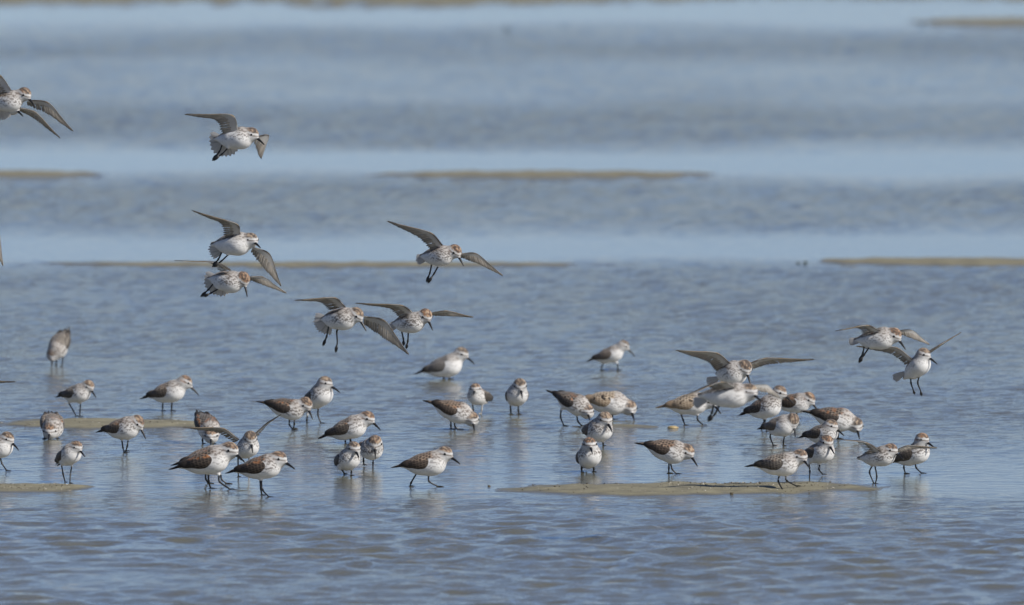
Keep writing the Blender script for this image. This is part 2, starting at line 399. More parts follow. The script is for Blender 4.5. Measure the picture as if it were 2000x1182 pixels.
def folded_wing(T, k, C, s, tone, seed, droop=0.0):
    def fn(P):
        q = (P - C) @ T.T / k
        q = q - np.array([0, 0, -droop])
        a = R(6); Ry = np.array([[math.cos(a), 0, -math.sin(a)], [0, 1, 0], [math.sin(a), 0, math.cos(a)]])
        d = ell(q, (-5, s * 16.8, 2.0), (26, 8.8, 12.4), Ry)
        d = smin(d, ell(q, (-26, s * 11.6, 4.2), (24, 6.4, 8.8), Ry), 5)
        d = smin(d, cone(q, (-32, s * 8.5, 4.8), (-60, s * 2.6, 3.0), 5.6, 1.5, (1, .75, 1)), 4)
        return d * k
    ctr = C + np.array([-22, s * 9, 4]) @ T * k
    ext = np.abs(T.T) @ np.array([44, 18, 19]) * k + 2
    V, F = nets(fn, ctr - ext, ctr + ext, GAP * 1.05)
    q = (V - C) @ T.T / k; f, l, u = q.T
    mant, dk, fr_, wb, rf = TONES[tone]
    c = np.tile(wb, (len(V), 1))
    n1 = vnoise(q / 3, seed + 21); edge, _, _ = scales(f, u + .25 * f, 6.4, 4.6, n1); n2_ = vnoise(q / 9, seed + 22)
    cov = sstep(-34, -20, f)
    c = mixc(c, fr_ * .9, edge * cov * (.45 + .45 * n1) * (.5 if tone != 'buff' else 1.1))
    lines = sstep(.30, .08, np.abs(((u - .13 * f) / 3.4) % 1.0 - .5))
    c = mixc(c, fr_ * .7, lines * (1 - cov) * sstep(-54, -44, f) * .35)
    sc = sstep(6.5, 10, u + 3 * (n1 - .5) + .08 * f) * sstep(-36, -26, f)
    cell = vnoise(np.stack([f / 3.4, l / 2.6, u / 2.8], -1), seed + 4)
    ed2, _, _ = scales(f, np.arctan2(l, u + 4) * 20, 6.6, 5.6, n1); mc = mixc(np.tile(mant * .62, (len(V), 1)), dk, sstep(.40, .60, cell) * .8); mc = mixc(mc, fr_ * 1.1, ed2 * (.5 + .5 * n1))
    rr = vnoise(q / 4.5, seed + 5)
    mc = mixc(mc, RUF * .9, sstep(.72 - .2 * rf, .82 - .2 * rf, rr) * min(1, rf * 1.8) * .7)
    c = mixc(c, mc, sc)
    if rf > .2: c = mixc(c, RUF, sstep(2, 8, f) * sstep(8, 11, u) * sstep(.42, .58, n1) * .8)
    if tone != 'buff': c = mixc(c, np.array([.02, .017, .015]), sstep(-30, -44, f) * .85)
    if tone == 'buff': # bold black centres on the scapulars
        bs = vnoise(np.stack([f / 5.2, l / 5, u / 4.6], -1), seed + 33)
        c = mixc(c, np.array([.02, .017, .015]), sstep(.62, .68, bs) * sstep(2, 6, u) * sstep(-36, -28, f))
    return V, F, c * (.9 + .2 * n1)[:, None]

def blade(base, tip, wv, nrm, w0, w1, thick=.45, n=6, bend=None):
    base = np.asarray(base, float); tip = np.asarray(tip, float); V = []; F = []; tt = []
    for side in (1, -1):
        for i in range(n + 1):
            t = i / n; ww = (w0 + (w1 - w0) * t) * (1 if t < .7 else math.sqrt(max(0.02, 1 - ((t - .7) / .3) ** 2)))
            q = base + (tip - base) * t + (bend * math.sin(math.pi * t) if bend is not None else 0)
            for s_ in (-1, 0, 1):
                V.append(q + wv * ww * s_ + nrm * (side * thick + (.25 if s_ == 0 else 0) * side)); tt.append((t, s_, side))
    m = 3 * (n + 1)
    for o, rev in ((0, 0), (m, 1)):
        for i in range(n):
            for s_ in range(2):
                a = o + i * 3 + s_; q = [a, a + 1, a + 4, a + 3]; F.append(q if rev else q[::-1])
    return V, F, tt
def unit(v): return np.asarray(v, float) / (np.linalg.norm(v) + 1e-9)

class Acc:
    def __init__(s): s.V = []; s.F = []; s.C = []
    def add(s, V, F, C):
        o = len(s.V); s.V += list(V); s.F += [[i + o for i in f] for f in F]; s.C += list(C)

def rear_blades(T, k, C, s, tone, seed, droop=0.0):
    a = Acc(); wb = TONES[tone][3]; fr_ = TONES[tone][2]; rs = np.random.RandomState(seed)
    for j in range(5):
        b0 = C + np.array([-22 - 3 * j, s * (11.5 - 1.6 * j), 9.0 - 1.5 * j + droop]) @ T * k
        t0 = C + np.array([-48 - 5.6 * j + rs.uniform(-1, 1), s * (7.0 - 1.1 * j), 6.6 - 1.1 * j + droop + rs.uniform(-.6, .6)]) @ T * k
        d = unit(t0 - b0); nrm = unit(np.array([0, s * .75, .66]) @ T); wv = unit(np.cross(d, nrm))
        V, F, tt = blade(b0 + nrm * .9 * k, t0, wv, nrm, 2.7 * k, 1.7 * k, .4 * k)
        col = [(fr_ * .75 if (abs(q[1]) == 1 and j < 3) else (wb * .75 if j < 3 or tone == 'buff' else np.array([.022, .018, .016]))) for q in tt]
        a.add(V, F, col)
    return a

def tail_mesh(T, k, C, fan, tone, seed, lift=0.0):
    a = Acc(); n = 10 if fan > 15 else 6; rs = np.random.RandomState(seed); g = fan / 2
    for j in range(n):
        t = j / (n - 1) * 2 - 1; an = R(g * t) if fan > 15 else R(5 * t)
        L = (33 if fan > 15 else 22) - 2.0 * abs(t)
        b0 = C + np.array([-34, 3.5 * t, 2 + lift]) @ T * k
        d = np.array([-math.cos(an), math.sin(an), .03 + .05 * rs.rand()]); t0 = b0 + L * k * (unit(d) @ T)
        nrm = unit(np.array([0, 0, 1.0]) @ T); dd = unit(t0 - b0); wv = unit(np.cross(dd, nrm))
        V, F, tt = blade(b0 + nrm * k * .25 * (j % 2), t0 + nrm * k * .25 * (j % 2), wv, nrm, 1.8 * k, (4.0 if fan > 15 else 2.4) * k, .35 * k)
        cen = abs(t) < .25
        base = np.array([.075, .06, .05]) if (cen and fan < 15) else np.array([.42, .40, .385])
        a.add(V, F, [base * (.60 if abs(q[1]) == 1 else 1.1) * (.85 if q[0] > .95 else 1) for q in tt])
    return a

def fan_mesh(base, phi, spread, L, k, seed):
    a = Acc(); n = 12 if spread > 60 else 8; rs = np.random.RandomState(seed)
    for j in range(n):
        t = j / (n - 1) * 2 - 1; an = R(phi + spread / 2 * t)
        d = unit(np.array([math.cos(an), .42 + .05 * rs.rand(), math.sin(an)]))
        L_ = L * 1.22 * (1.03 - .10 * abs(t) + rs.uniform(-.03, .03)) * k
        wv = unit(np.cross(d, [0, 1, 0])); nrm = unit(np.cross(wv, d)); nrm = -nrm if nrm[1] > 0 else nrm
        b0 = base + wv * t * 2.0 * k + nrm * (.22 * j) * k; t0 = b0 + d * L_
        w1 = max(2.6, L * R(spread) / n * .98)
        V, F, tt = blade(b0, t0, wv, nrm, 1.7 * k, w1 * k, .22 * k)
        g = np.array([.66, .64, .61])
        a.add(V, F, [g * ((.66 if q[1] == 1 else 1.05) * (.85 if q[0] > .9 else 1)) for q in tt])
    return a

def open_wing(Sx, W, Tp, I, M, k, seed, tone, faceup=False):
    """leading edge Sx-W-Tp, trailing edge I-M-Tp; all 3-D model points"""
    lead = np.array(curve3([Sx, W, (W + Tp) / 2 + (W - (Sx + Tp) / 2) * .10, Tp], 10)); trail = np.array(curve3([I, M, (M + Tp) / 2 + (M - (Sx + Tp) / 2) * .02, Tp], 10))
    def on(c, t):
        x_ = np.clip(t, 0, 1) * (len(c) - 1); i = int(min(x_, len(c) - 2)); return c[i] + (c[i + 1] - c[i]) * (x_ - i)
    nrm = unit(np.cross(W - Sx, M - Sx) + np.cross(Tp - W, M - W) * .5)
    if nrm[1] > 0: nrm = -nrm            # towards where the underside shows
    under = np.array([.86, .84, .80]); fl_under = np.array([.48, .44, .385]); upc = TONES[tone][3] * 2.2 + .04
    # arm and coverts
    V = []; Cc = []; F = []; N, Mx = 26, 7
    rs = np.random.RandomState(seed)
    for side in (1, -1):
        for i in range(N + 1):
            u_ = i / N; L_ = on(lead, u_); Tr = on(trail, u_); fr_ = (.58 - .32 * sstep(.35, .95, np.array(u_)))
            for j in range(Mx + 1):
                c_ = j / Mx; cc = c_ * fr_; q = L_ + (Tr - L_) * cc
                th = (2.6 * (1 - .75 * u_)) * math.sqrt(max(0, math.sin(math.pi * min(1, (c_ * .92 + .04) ** .6)))) * k
                camb = -2.2 * math.sin(math.pi * min(1, cc + .05)) * (1 - .6 * u_) * k
                V.append(q + nrm * (side * (th * .6 + .15) + camb * 1.0))
                sc = .5 + .5 * vnoise(np.array([[u_ * 26, c_ * 7, seed]]), 5)[0]
                if side == 1:
                    edge = sstep(.20, .08, np.array(c_)); dl = edge * (.30 + .65 * float(sstep(.25, .6, vnoise(np.array([[u_ * 9, seed, 1.]]), 6)[0])))
                    col = under * (.74 + .36 * sc) * (1 - .38 * u_); col = col * (1 - dl) + np.array([.10, .08, .065]) * dl
                    if .30 < u_ < .86 and c_ < .08: col = BUFF * 1.3 * (.7 + .6 * sc)
                    if .38 < u_ < .52 and c_ < .14: col = WHITE
                    if c_ > .72: col = col * .80
                else:
                    col = upc * (.7 + .6 * sc)
                Cc.append(col)
    m = (N + 1) * (Mx + 1)
    for o, rev in ((0, 0), (m, 1)):
        for i in range(N):
            for j in range(Mx):
                a = o + i * (Mx + 1) + j; q = [a, a + 1, a + Mx + 2, a + Mx + 1]; F.append(q if rev else q[::-1])
    rim = [i * (Mx + 1) for i in range(N + 1)]; rim2 = [i * (Mx + 1) + Mx for i in range(N + 1)]
    for i in range(N):
        F.append([rim[i], rim[i + 1], rim[i + 1] + m, rim[i] + m]); F.append([rim2[i], rim2[i] + m, rim2[i + 1] + m, rim2[i + 1]])
    acc = Acc(); NB = 22
    for j in range(NB):
        t = j / (NB - 1)
        tj = t + rs.uniform(-.014, .014)
        if t < .5: ub = max(0, tj * .92); bf = .35
        else: ub = .46 + (tj - .5) * .80; bf = .22
        b0 = on(lead, ub) + (on(trail, ub) - on(lead, ub)) * bf
        tp = on(trail, min(1, t * .98 + .02)); out_ = unit(tp - b0)
        tp = tp + out_ * rs.uniform(-1.0, 1.6) * k
        if j == NB - 1: tp = Tp
        off = nrm * (-.25 * (j % 2) - .5) * k + nrm * (-1.4 * math.sin(math.pi * .6)) * (1 - .6 * t) * k * .5
        wv = unit(np.cross(out_, nrm)); wd = (4.2 - 1.6 * t) * k
        Vb, Fb, tt = blade(b0 + off, tp + off * .6, wv, nrm, wd * .55, wd * .80, .22 * k, n=6)
        cols = []; bj = rs.uniform(.82, 1.16)
        for q in tt:
            base = bj * (fl_under if q[2] > 0 else upc * .9)
            g_ = 1.15 - .62 * float(sstep(.55, 1.0, np.array(q[0]))) - (.46 if q[1] == 1 else 0) + (.12 if q[1] == 0 else 0)
            cols.append(base * g_ * (.9 + .2 * rs.rand()))
        acc.add(Vb, Fb, cols)
    return V, F, Cc, acc

def leg_parts(root, pts, k, mat, flying, yaw, lifted=False):
    hip = pts[0]; P = curve3(pts, 5) if len(pts) > 2 else [pts[0] + (pts[1] - pts[0]) * t for t in np.linspace(0, 1, 6)]
    n = len(P); joint = np.linalg.norm(P - pts[1], axis=1) if len(pts) > 2 else np.linalg.norm(P - (pts[0] * .55 + pts[1] * .45), axis=1)
    rad = [(1.75 - .35 * i / n + .75 * math.exp(-(joint[i] / 2.2) ** 2)) * k for i in range(n)]
    if flying:  # the toes trail bunched behind the shank
        a, b = P[-1] + unit(pts[-2] - pts[-1]) * min(18 * k, np.linalg.norm(pts[-2] - pts[-1]) * .7), P[-1]
        P2 = [q for q in P if np.linalg.norm(q - pts[-1]) > np.linalg.norm(a - pts[-1])] + [a]; rad = rad[:len(P2) - 1] + [1.5 * k]
        V, F = tube(P2, rad)
        leg = mesh_obj('leg', np.array(V) / U, F, mat, root)
        d = unit(b - a); sdv = unit(np.cross(d, [0.2, 1, 0])); ac = Acc()
        for j in (-1, 0, 1):
            e = b + sdv * j * 1.6 * k - d * abs(j) * 2.5 * k
            V, F = tube([a - d * k, (a + e) / 2 + sdv * j * 1.3 * k, e], [1.5 * k, 1.5 * k, .6 * k], 6); ac.add(V, F, [0] * len(V))
    else:
        V, F = tube(P, rad); leg = mesh_obj('leg', np.array(V) / U, F, mat, root); ac = Acc()
        for an, L in ((0, 11), (34, 9), (-34, 9.5), (180, 4)):
            a_ = R(yaw + an); d = np.array([math.cos(a_), -math.sin(a_), -.30 if lifted else 0]); b = pts[-1]
            V, F = tube([b + [0, 0, .9 * k], b + d * L * .5 * k + [0, 0, .9 * k], b + d * L * k + [0, 0, .2 * k]], [1.35 * k, 1.0 * k, .5 * k], 6); ac.add(V, F, [0] * len(V))
    mesh_obj('foot', np.array(ac.V) / U, ac.F, mat, leg)
    return leg

COUNT = [0]; FEET = []
def bird(reg, label, yaw, pitch, C, H, B, legs=(), k=1.0, roll=0, tone='std', streak=.5, crown=.5, gy=None, depth=None, dz=0.0,
         fan=0, wings=None, group=None, hd=None, palelegs=(), tail_lift=0.0, taildir=None):
    COUNT[0] += 1; seed = COUNT[0] * 7
    ox, oy, sc = reg; px = lambda a: (ox + a[0] / sc, oy + a[1] / sc)
    fly = depth is not None
    if fly: Y = depth
    else: Y = ground_y(oy + gy / sc if gy is not None else np.mean([px(l_[-1])[1] for l_ in legs]))
    rel = Y / 45.6                          # a bird further off measures fewer pixels
    if fly: A = at_y(*px(C), Y)
    else:
        A = at_y(px(C)[0], 0, Y); A[2] = 0
    def P3(a, dy=0.0): return (at_y(*px(a), Y + dy / U) - A) * U
    root = bpy.data.objects.new('sandpiper', None); COL.objects.link(root); root.location = A; root.empty_display_size = .03
    root['label'] = label; root['category'] = 'bird'; root['group'] = group or ('sandpipers in flight over the water' if fly else 'sandpipers feeding on the wet flat')
    kk = k
    T = frame(yaw, pitch, roll); c3 = P3(C)
    hd = T[0][1] * 26 * kk if hd is None else hd
    h3 = P3(H, hd)
    bt = P3(B, hd); v = bt - h3; L = 41 * kk
    by = math.sqrt(max(0, L * L - v[0] ** 2 - v[2] ** 2)); v[1] = -by if yaw >= 0 else by
    if np.linalg.norm(v) < 30: v = v / np.linalg.norm(v) * 30
    bt = h3 + v
    # the head looks a little above the droop of the bill
    f = unit(v); hf = unit(np.array([f[0], f[1], 0]) + 1e-6); el0 = math.asin(np.clip(f[2], -1, 1)); el1 = max(el0 + R(17), R(-75)) if el0 > R(-70) else el0 + R(8)
    HFf = hf * math.cos(el1) + np.array([0, 0, math.sin(el1)]); lft = unit(np.cross([0, 0, 1.0], HFf)); HF = np.array([HFf, lft, np.cross(HFf, lft)])
    # legs in 3-D
    L3 = []
    for i, lg in enumerate(legs):
        lat = T[1][1] * (7 if i == (0 if T[1][1] > 0 else 1) else -7) if len(legs) > 1 else 0
        pts = [P3(lg[0], lat)]
        for j, a in enumerate(lg[1:]):
            if fly: pts.append(P3(a, lat + (j + 1) * 2))
            else:
                gyw = ground_y(px(a)[1]) - Y if j == len(lg) - 2 else 0
                dyf = np.clip(gyw * U, -28, 28) if j == len(lg) - 2 else lat
                q = P3(a, dyf)
                if j == len(lg) - 2: q[2] = max(q[2], -9.0)
                pts.append(q)
        L3.append(pts)
        if not fly: FEET.append((A[0] + pts[-1][0] / U, A[1] + pts[-1][1] / U))
    hips = [q[0] + np.array([0, 0, 1.0]) for q in L3]
    gr = np.random.RandomState(seed + 900); girth = gr.uniform(.89, .99); tint = gr.uniform(.78, 1.18) * (1 + gr.uniform(-.08, .08) * np.array([1, 0, -1]))
    base_t = TONES[tone]; TONES['own'] = (base_t[0] * tint, base_t[1], base_t[2] * tint, base_t[3] * tint, base_t[4] * gr.uniform(.3, 1.3)); buff = tone == 'buff'; tone = 'own' if not buff else tone
    fn = body_fn(T, kk, h3, HF, c3, hips, girth)
    allp = [c3 + (np.array(o) * kk) @ T for o in ((-58, 0, 4), (38, 0, 0), (0, 27, 0), (0, -27, 0), (0, 0, 26), (0, 0, -27), (20, 22, -18), (20, -22, -18))] + [h3 + (np.array(o) * kk) @ HF for o in ((23, 0, 0), (-20, 0, 0), (0, 19, 0), (0, -19, 0), (0, 0, 19), (0, 0, -18))] + [q - [0, 0, 4] for q in hips]
    lo = np.min(allp, 0) - 4; hi = np.max(allp, 0) + 4
    V, F = nets(fn, lo, hi, GAP)
    mesh_obj('body', V / U, F, M_BODY, root, color=body_color(V, T, kk, h3, HF, c3, tone, streak, crown, seed))
    # bill: deep at the base, slightly drooped
    b0 = h3 + (np.array([14.0, 0, -3.0]) * kk) @ HF; b2 = bt; mid = (b0 + b2) / 2 + HF[2] * .6 * kk
    bp = curve3([b0, mid, b2], 6); nb = len(bp)
    Vb, Fb = tube(bp, [(2.45 * (1 - i / (nb - 1)) ** .9 + .95) * kk for i in range(nb)], 8)
    mesh_obj('bill', np.array(Vb) / U, Fb, M_BILL, root)
    for s in (-1, 1):
        e = h3 + (np.array([8.2, s * 11.7, 2.0]) * kk) @ HF
        Ve = []; Fe = []; n = 8
        for i in range(n + 1):
            for j in range(n):
                a, b_ = math.pi * i / n, 2 * math.pi * j / n
                Ve.append(e + 2.5 * kk * np.array([math.sin(a) * math.cos(b_), math.sin(a) * math.sin(b_), math.cos(a)]))
        for i in range(n):
            for j in range(n): Fe.append([i * n + j, (i + 1) * n + j, (i + 1) * n + (j + 1) % n, i * n + (j + 1) % n])
        mesh_obj('eye', np.array(Ve) / U, Fe, M_EYE, root)
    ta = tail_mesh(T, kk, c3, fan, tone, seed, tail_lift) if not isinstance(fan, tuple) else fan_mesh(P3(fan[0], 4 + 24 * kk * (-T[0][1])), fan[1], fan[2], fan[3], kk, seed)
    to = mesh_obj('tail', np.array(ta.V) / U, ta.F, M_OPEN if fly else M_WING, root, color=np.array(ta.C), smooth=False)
    if wings is None:
        for s in (-1, 1):
            Vw, Fw, Cw = folded_wing(T, kk, c3, s, tone, seed)
            wo = mesh_obj('wing', Vw / U, Fw, M_WING, root, color=Cw)
            ra = rear_blades(T, kk, c3, s, tone, seed + s)
            fo = mesh_obj('flight_feathers', np.array(ra.V) / U, ra.F, M_WING, wo, color=np.array(ra.C), smooth=False); fo['kind'] = 'stuff'
    else:
        for wi, wg in enumerate(wings):
            if wg is None: continue
            near = wi == 0                  # first: the wing on the left of the picture, which reaches towards us
            sg = -1 if (near == (yaw >= 0)) else 1
            Sx, W, Tp, I, M = wg[:5]
            out = wg[5] if len(wg) > 5 else 1.0
            base = c3 + (np.array([14, -20 if near else 20, 9]) * kk) @ T
            dS = base[1]
            s3 = P3(Sx, dS); w2 = P3(W, dS) - s3; l1 = 40 * kk; d1 = math.sqrt(max(0, l1 * l1 - w2[0] ** 2 - w2[2] ** 2)) * .8
            w3 = P3(W, dS + sg * d1 * out); t2 = P3(Tp, dS) - P3(W, dS); l2 = 98 * kk; d2 = math.sqrt(max(0, l2 * l2 - t2[0] ** 2 - t2[2] ** 2)) * .8
            t3 = P3(Tp, dS + sg * (d1 + d2) * out)
            cb = -T[0][1]
            i3 = P3(I, dS + 30 * kk * cb); m3 = P3(M, dS + sg * d1 * out + 26 * kk * cb)
            Vw, Fw, Cw, fa = open_wing(s3, w3, t3, i3, m3, kk, seed + wi, tone)
            wo = mesh_obj('wing', np.array(Vw) / U, Fw, M_OPEN, root, color=np.array(Cw))
            fo = mesh_obj('flight_feathers', np.array(fa.V) / U, fa.F, M_OPEN, wo, color=np.array(fa.C), smooth=False); fo['kind'] = 'stuff'
    for i, pts in enumerate(L3):
        leg_parts(root, pts, kk, M_LEGPALE if i in palelegs else M_LEG, fly, yaw)
    return root

R1 = (0, 620, 3.283); R2 = (340, 700, 3.940); R3 = (740, 640, 3.476); R4 = (1060, 640, 3.478); R5 = (1260, 640, 3.478); R6 = (1540, 620, 3.283)
Z1 = (0, 130, 7.389); Z2 = (340, 200, 9.09); Z3 = (330, 400, 5.912); Z4 = (560, 570, 5.263); Z5 = (740, 420, 7.69); Z7 = (1630, 620, 6.952); Z6 = (1300, 670, 6.25)

# ---- birds on the flat, back to front
bird(R4, 'grey brown sandpiper standing alone farthest back, right of centre', 20, 18, (455, 185), (548, 122), (627, 197), [[(408, 245), (402, 268), (398, 290)], [(508, 245), (509, 268), (508, 288)]], k=.80, tone='grey', streak=.12, crown=.15)
bird(R1, 'mottled grey brown sandpiper feeding head down alone at the far left, tail cocked up', 112, -36, (380, 180), (337, 240), (333, 318), [[(362, 262), (361, 285), (362, 306)], [(403, 250), (401, 285), (398, 314)]], k=.92, tone='std', streak=.75, crown=.25, hd=-16)
bird(R3, 'plain grey brown sandpiper with clean white breast standing belly deep below the flying pair', 10, 16, (448, 264), (560, 178), (650, 245), [[(440, 335), (440, 352)], [(476, 335), (478, 350)]], k=.98, tone='grey', streak=.0, crown=.05)
bird(R1, 'speckled sandpiper with head cocked down right, standing just behind the left sand bar', 38, 12, (492, 488), (566, 440), (617, 513), [[(440, 548), (470, 598), (488, 633)], [(516, 555), (513, 600), (512, 636)]], k=.84, streak=.55, crown=.4)
bird(R1, 'sandpiper with rufous shoulder and outstretched neck standing in water behind the left sand bar', 24, 15, (1080, 480), (1185, 415), (1275, 500), [[(1045, 540), (1043, 570), (1042, 600)], [(1102, 540), (1101, 570), (1100, 600)]], k=.95, streak=.3, crown=.7)
bird(R2, 'tall streaky breasted sandpiper standing behind the dark long tailed one', 52, 30, (1110, 295), (1160, 192), (1277, 258), [[(1110, 383), (1107, 432), (1130, 500)], [(1025, 440), (1022, 475), (1022, 500)]], k=.98, streak=.75, crown=.3)
bird(R3, 'speckled sandpiper facing us with its tail showing on the right and one pale leg', 118, 14, (680, 468), (655, 420), (642, 452), [[(637, 525), (640, 560), (642, 585)], [(702, 525), (698, 555), (694, 585)]], k=.86, streak=.5, crown=.8, palelegs=(1,))
bird(R3, 'grey breasted sandpiper facing us head on, standing right of its rusty capped neighbour', 86, 22, (938, 462), (957, 392), (974, 475), [[(893, 528), (895, 560), (896, 588)], [(946, 528), (947, 560), (950, 588)]], k=.98, streak=.5, crown=.25)
bird(R2, 'very dark sandpiper with blackish pointed tail held high, bill tilted down', 18, -9, (870, 385), (1010, 352), (1068, 465), [[(888, 470), (888, 512), (918, 553)], [(925, 470), (925, 505), (918, 540)]], k=.97, tone='dark', streak=.85, crown=.55)
bird(R4, 'buff scaly backed sandpiper bent forward with its bill in the water, behind two others', 5, -4, (440, 508), (590, 545), (622, 625), [[(423, 575), (428, 600), (440, 625)], [(470, 575), (472, 600), (475, 625)]], k=1.03, tone='buff', streak=.25, crown=.35)
bird(R4, 'dark rusty backed sandpiper stooping with cocked black tail and widely set legs', 32, -18, (205, 508), (302, 570), (318, 622), [[(125, 560), (122, 610), (145, 668)], [(232, 600), (240, 638), (268, 668)]], k=.97, tone='dark', streak=.6, crown=.8)
bird(R5, 'buff backed sandpiper with black back spots behind the blurred low flyer, its bill showing below', 5, 8, (300, 520), (440, 500), (514, 580), [[(245, 588), (258, 628), (272, 665)], [(355, 595), (358, 628), (397, 665)]], k=1.0, tone='buff', streak=.2, crown=.3)
bird(R5, 'rusty capped sandpiper half hidden, bill reaching down right, behind the streaky upright one', 22, 4, (1010, 512), (1108, 483), (1180, 575), [[(990, 570), (990, 620)], [(1030, 570), (1030, 620)]], gy=640, k=.93, tone='dark', streak=.5, crown=.9)
bird(R5, 'streaky sandpiper with raised head and ragged dark wing tips standing under a flying wing', 34, 18, (815, 542), (912, 440), (1007, 512), [[(808, 622), (802, 655), (790, 692)], [(818, 622), (812, 660), (830, 708)]], k=.95, tone='dark', streak=.8, crown=.4)
bird(R6, 'long bodied mottled sandpiper probing with its bill in the water, right of the tight cluster', 5, -10, (295, 648), (432, 690), (453, 773), [[(270, 720), (268, 750), (266, 778)], [(318, 720), (318, 750), (318, 778)]], k=1.02, tone='dark', streak=.45, crown=.25)
bird(R1, 'speckled round sandpiper facing us with its rusty head down at the left sand bar', 84, -20, (335, 690), (320, 732), (314, 778), [[(286, 735), (286, 755), (285, 778)], [(370, 735), (370, 755), (370, 778)]], k=.98, tone='std', streak=.6, crown=.9, hd=-30)
bird(R2, 'sandpiper with black and buff scaled back feeding head down behind the raised grey wing', 68, -26, (258, 525), (286, 598), (284, 660), [[(220, 605), (219, 632), (221, 658)], [(300, 605), (300, 632), (300, 658)]], k=.97, tone='dark', streak=.2, crown=.7, hd=-28)
bird(R3, 'feeding sandpiper with rufous shoulder, tail up and bill dipped at the centre of the flock', 12, -16, (508, 565), (632, 620), (650, 697), [[(488, 635), (489, 665), (490, 690)], [(513, 642), (518, 675), (543, 692)]], k=.98, tone='dark', streak=.55, crown=.5)
bird(R2, 'pale necked sandpiper with rufous shoulder standing above the two huddled speckled birds', 20, 20, (1345, 540), (1485, 462), (1590, 548), [[(1318, 610), (1318, 640), (1318, 665)], [(1355, 605), (1358, 632), (1362, 645)]], k=1.0, streak=.5, crown=.75)
bird(R1, 'hunched sandpiper with shaded rusty crown wading just right of the left sand bar', 34, 10, (790, 712), (878, 672), (935, 778), [[(782, 790), (788, 835), (797, 866)], [(822, 785), (816, 825), (806, 858)]], k=.95, streak=.6, crown=.6)
bird(R4, 'heavily spotted sandpiper looking at us, wing tip poking out on its right', 66, 12, (375, 695), (422, 622), (470, 700), [[(350, 770), (350, 800)], [(410, 775), (410, 805)]], gy=812, k=1.03, tone='std', streak=1.0, crown=.3)
bird(R5, 'plain brownish sandpiper hunched with bill pointing straight down at the water', 42, 10, (922, 668), (1003, 628), (1020, 742), [[(855, 715), (850, 745), (872, 803)], [(948, 735), (940, 770), (938, 803)]], k=.90, tone='grey', streak=.15, crown=.35)
bird(R6, 'speckled sandpiper hidden low between the mottled prober and the one in front', 38, 12, (220, 745), (272, 695), (357, 757), [[(200, 810), (200, 835)], [(240, 810), (240, 835)]], gy=850, k=.90, tone='std', streak=.6, crown=.35)
bird(R1, 'sandpiper cut by the left edge of the picture, striding right', 28, 14, (-22, 835), (45, 778), (122, 848), [[(2, 895), (12, 935), (45, 985)], [(-60, 900), (-62, 940), (-70, 985)]], k=.92, streak=.2, crown=.4)
bird(R1, 'small sandpiper with plump speckled belly and orange cap standing at the lower left', 60, 26, (442, 885), (488, 832), (547, 890), [[(395, 950), (405, 1005), (418, 1058)], [(460, 955), (452, 1005), (448, 1064)]], k=.83, streak=.45, crown=.8)
bird(R6, 'sandpiper with slender stretched neck at the far right of the standing flock', 28, 22, (800, 880), (856, 785), (935, 832), [[(742, 925), (740, 965), (750, 1002)], [(812, 925), (820, 965), (855, 1000)]], k=.92, tone='std', streak=.8, crown=.9)
bird(R6, 'rusty capped sandpiper looking down right between the cluster and the sand bar', 48, 14, (198, 868), (243, 798), (292, 870), [[(132, 940), (137, 990), (133, 1035)], [(200, 945), (196, 975), (220, 1007)]], k=.92, streak=.4, crown=.85)
bird(R4, 'spotted sandpiper standing head on in front of another, just above the sand bar', 82, 24, (314, 878), (318, 795), (336, 846), [[(262, 932), (264, 960), (265, 985)], [(345, 932), (347, 960), (346, 980)]], k=1.0, streak=.7, crown=.8)
bird(R2, 'finely streaked sandpiper of the huddled pair, nearer one with bill across its breast', 72, 20, (1335, 782), (1382, 695), (1425, 757), [[(1262, 835), (1290, 855), (1312, 890)], [(1365, 860), (1364, 882), (1362, 902)]], k=.95, tone='std', streak=.65, crown=.3)
bird(R2, 'coarsely spotted sandpiper of the huddled pair, rear one with bill pointing straight down', 82, 4, (1515, 695), (1546, 650), (1550, 762), [[(1458, 762), (1458, 792), (1462, 822)], [(1532, 762), (1531, 805), (1530, 850)]], k=1.0, tone='std', streak=.95, crown=.55)
bird(R2, 'sandpiper standing with both wings held out and up, facing us behind the walking pair', 72, 22, (560, 690), (586, 612), (607, 722), [[(492, 765), (493, 835), (495, 912)], [(577, 745), (576, 830), (576, 912)]], k=.92, streak=.6, crown=.35, palelegs=(1,),
     wings=[((500, 625), (385, 540), (66, 533), (460, 650), (330, 575)), ((600, 600), (715, 500), (825, 433), (618, 640), (722, 512), -1.0)])
bird(R2, 'sandpiper almost hidden behind the white breasted walker, only its tail tip and legs clear', 10, 14, (240, 772), (420, 700), (520, 778), [[(242, 880), (245, 930), (266, 962)], [(358, 895), (368, 935), (408, 965)]], k=1.0, tone='dark', streak=.2, crown=.3)
bird(R2, 'large white breasted sandpiper with thick dark bill striding right at the lower left', 10, 14, (258, 795), (428, 710), (545, 792), [[(265, 893), (266, 945), (282, 1003)], [(345, 898), (352, 950), (435, 1010)]], k=1.12, tone='dark', streak=.25, crown=.45)
bird(R2, 'sandpiper stepping right in front with orange brow and streaked breast, black wing tips', 15, 12, (672, 838), (803, 776), (932, 848), [[(662, 940), (668, 1005), (676, 1055)], [(672, 940), (680, 1010), (733, 1070)]], k=1.05, tone='dark', streak=.55, crown=.7)
bird(R3, 'sandpiper in full stride with legs spread wide, alone on the glassy water at centre', 6, 8, (325, 925), (447, 858), (552, 922), [[(262, 980), (218, 1055), (215, 1078)], [(338, 1000), (342, 1045), (405, 1080)]], k=1.0, tone='dark', streak=.3, crown=.45)
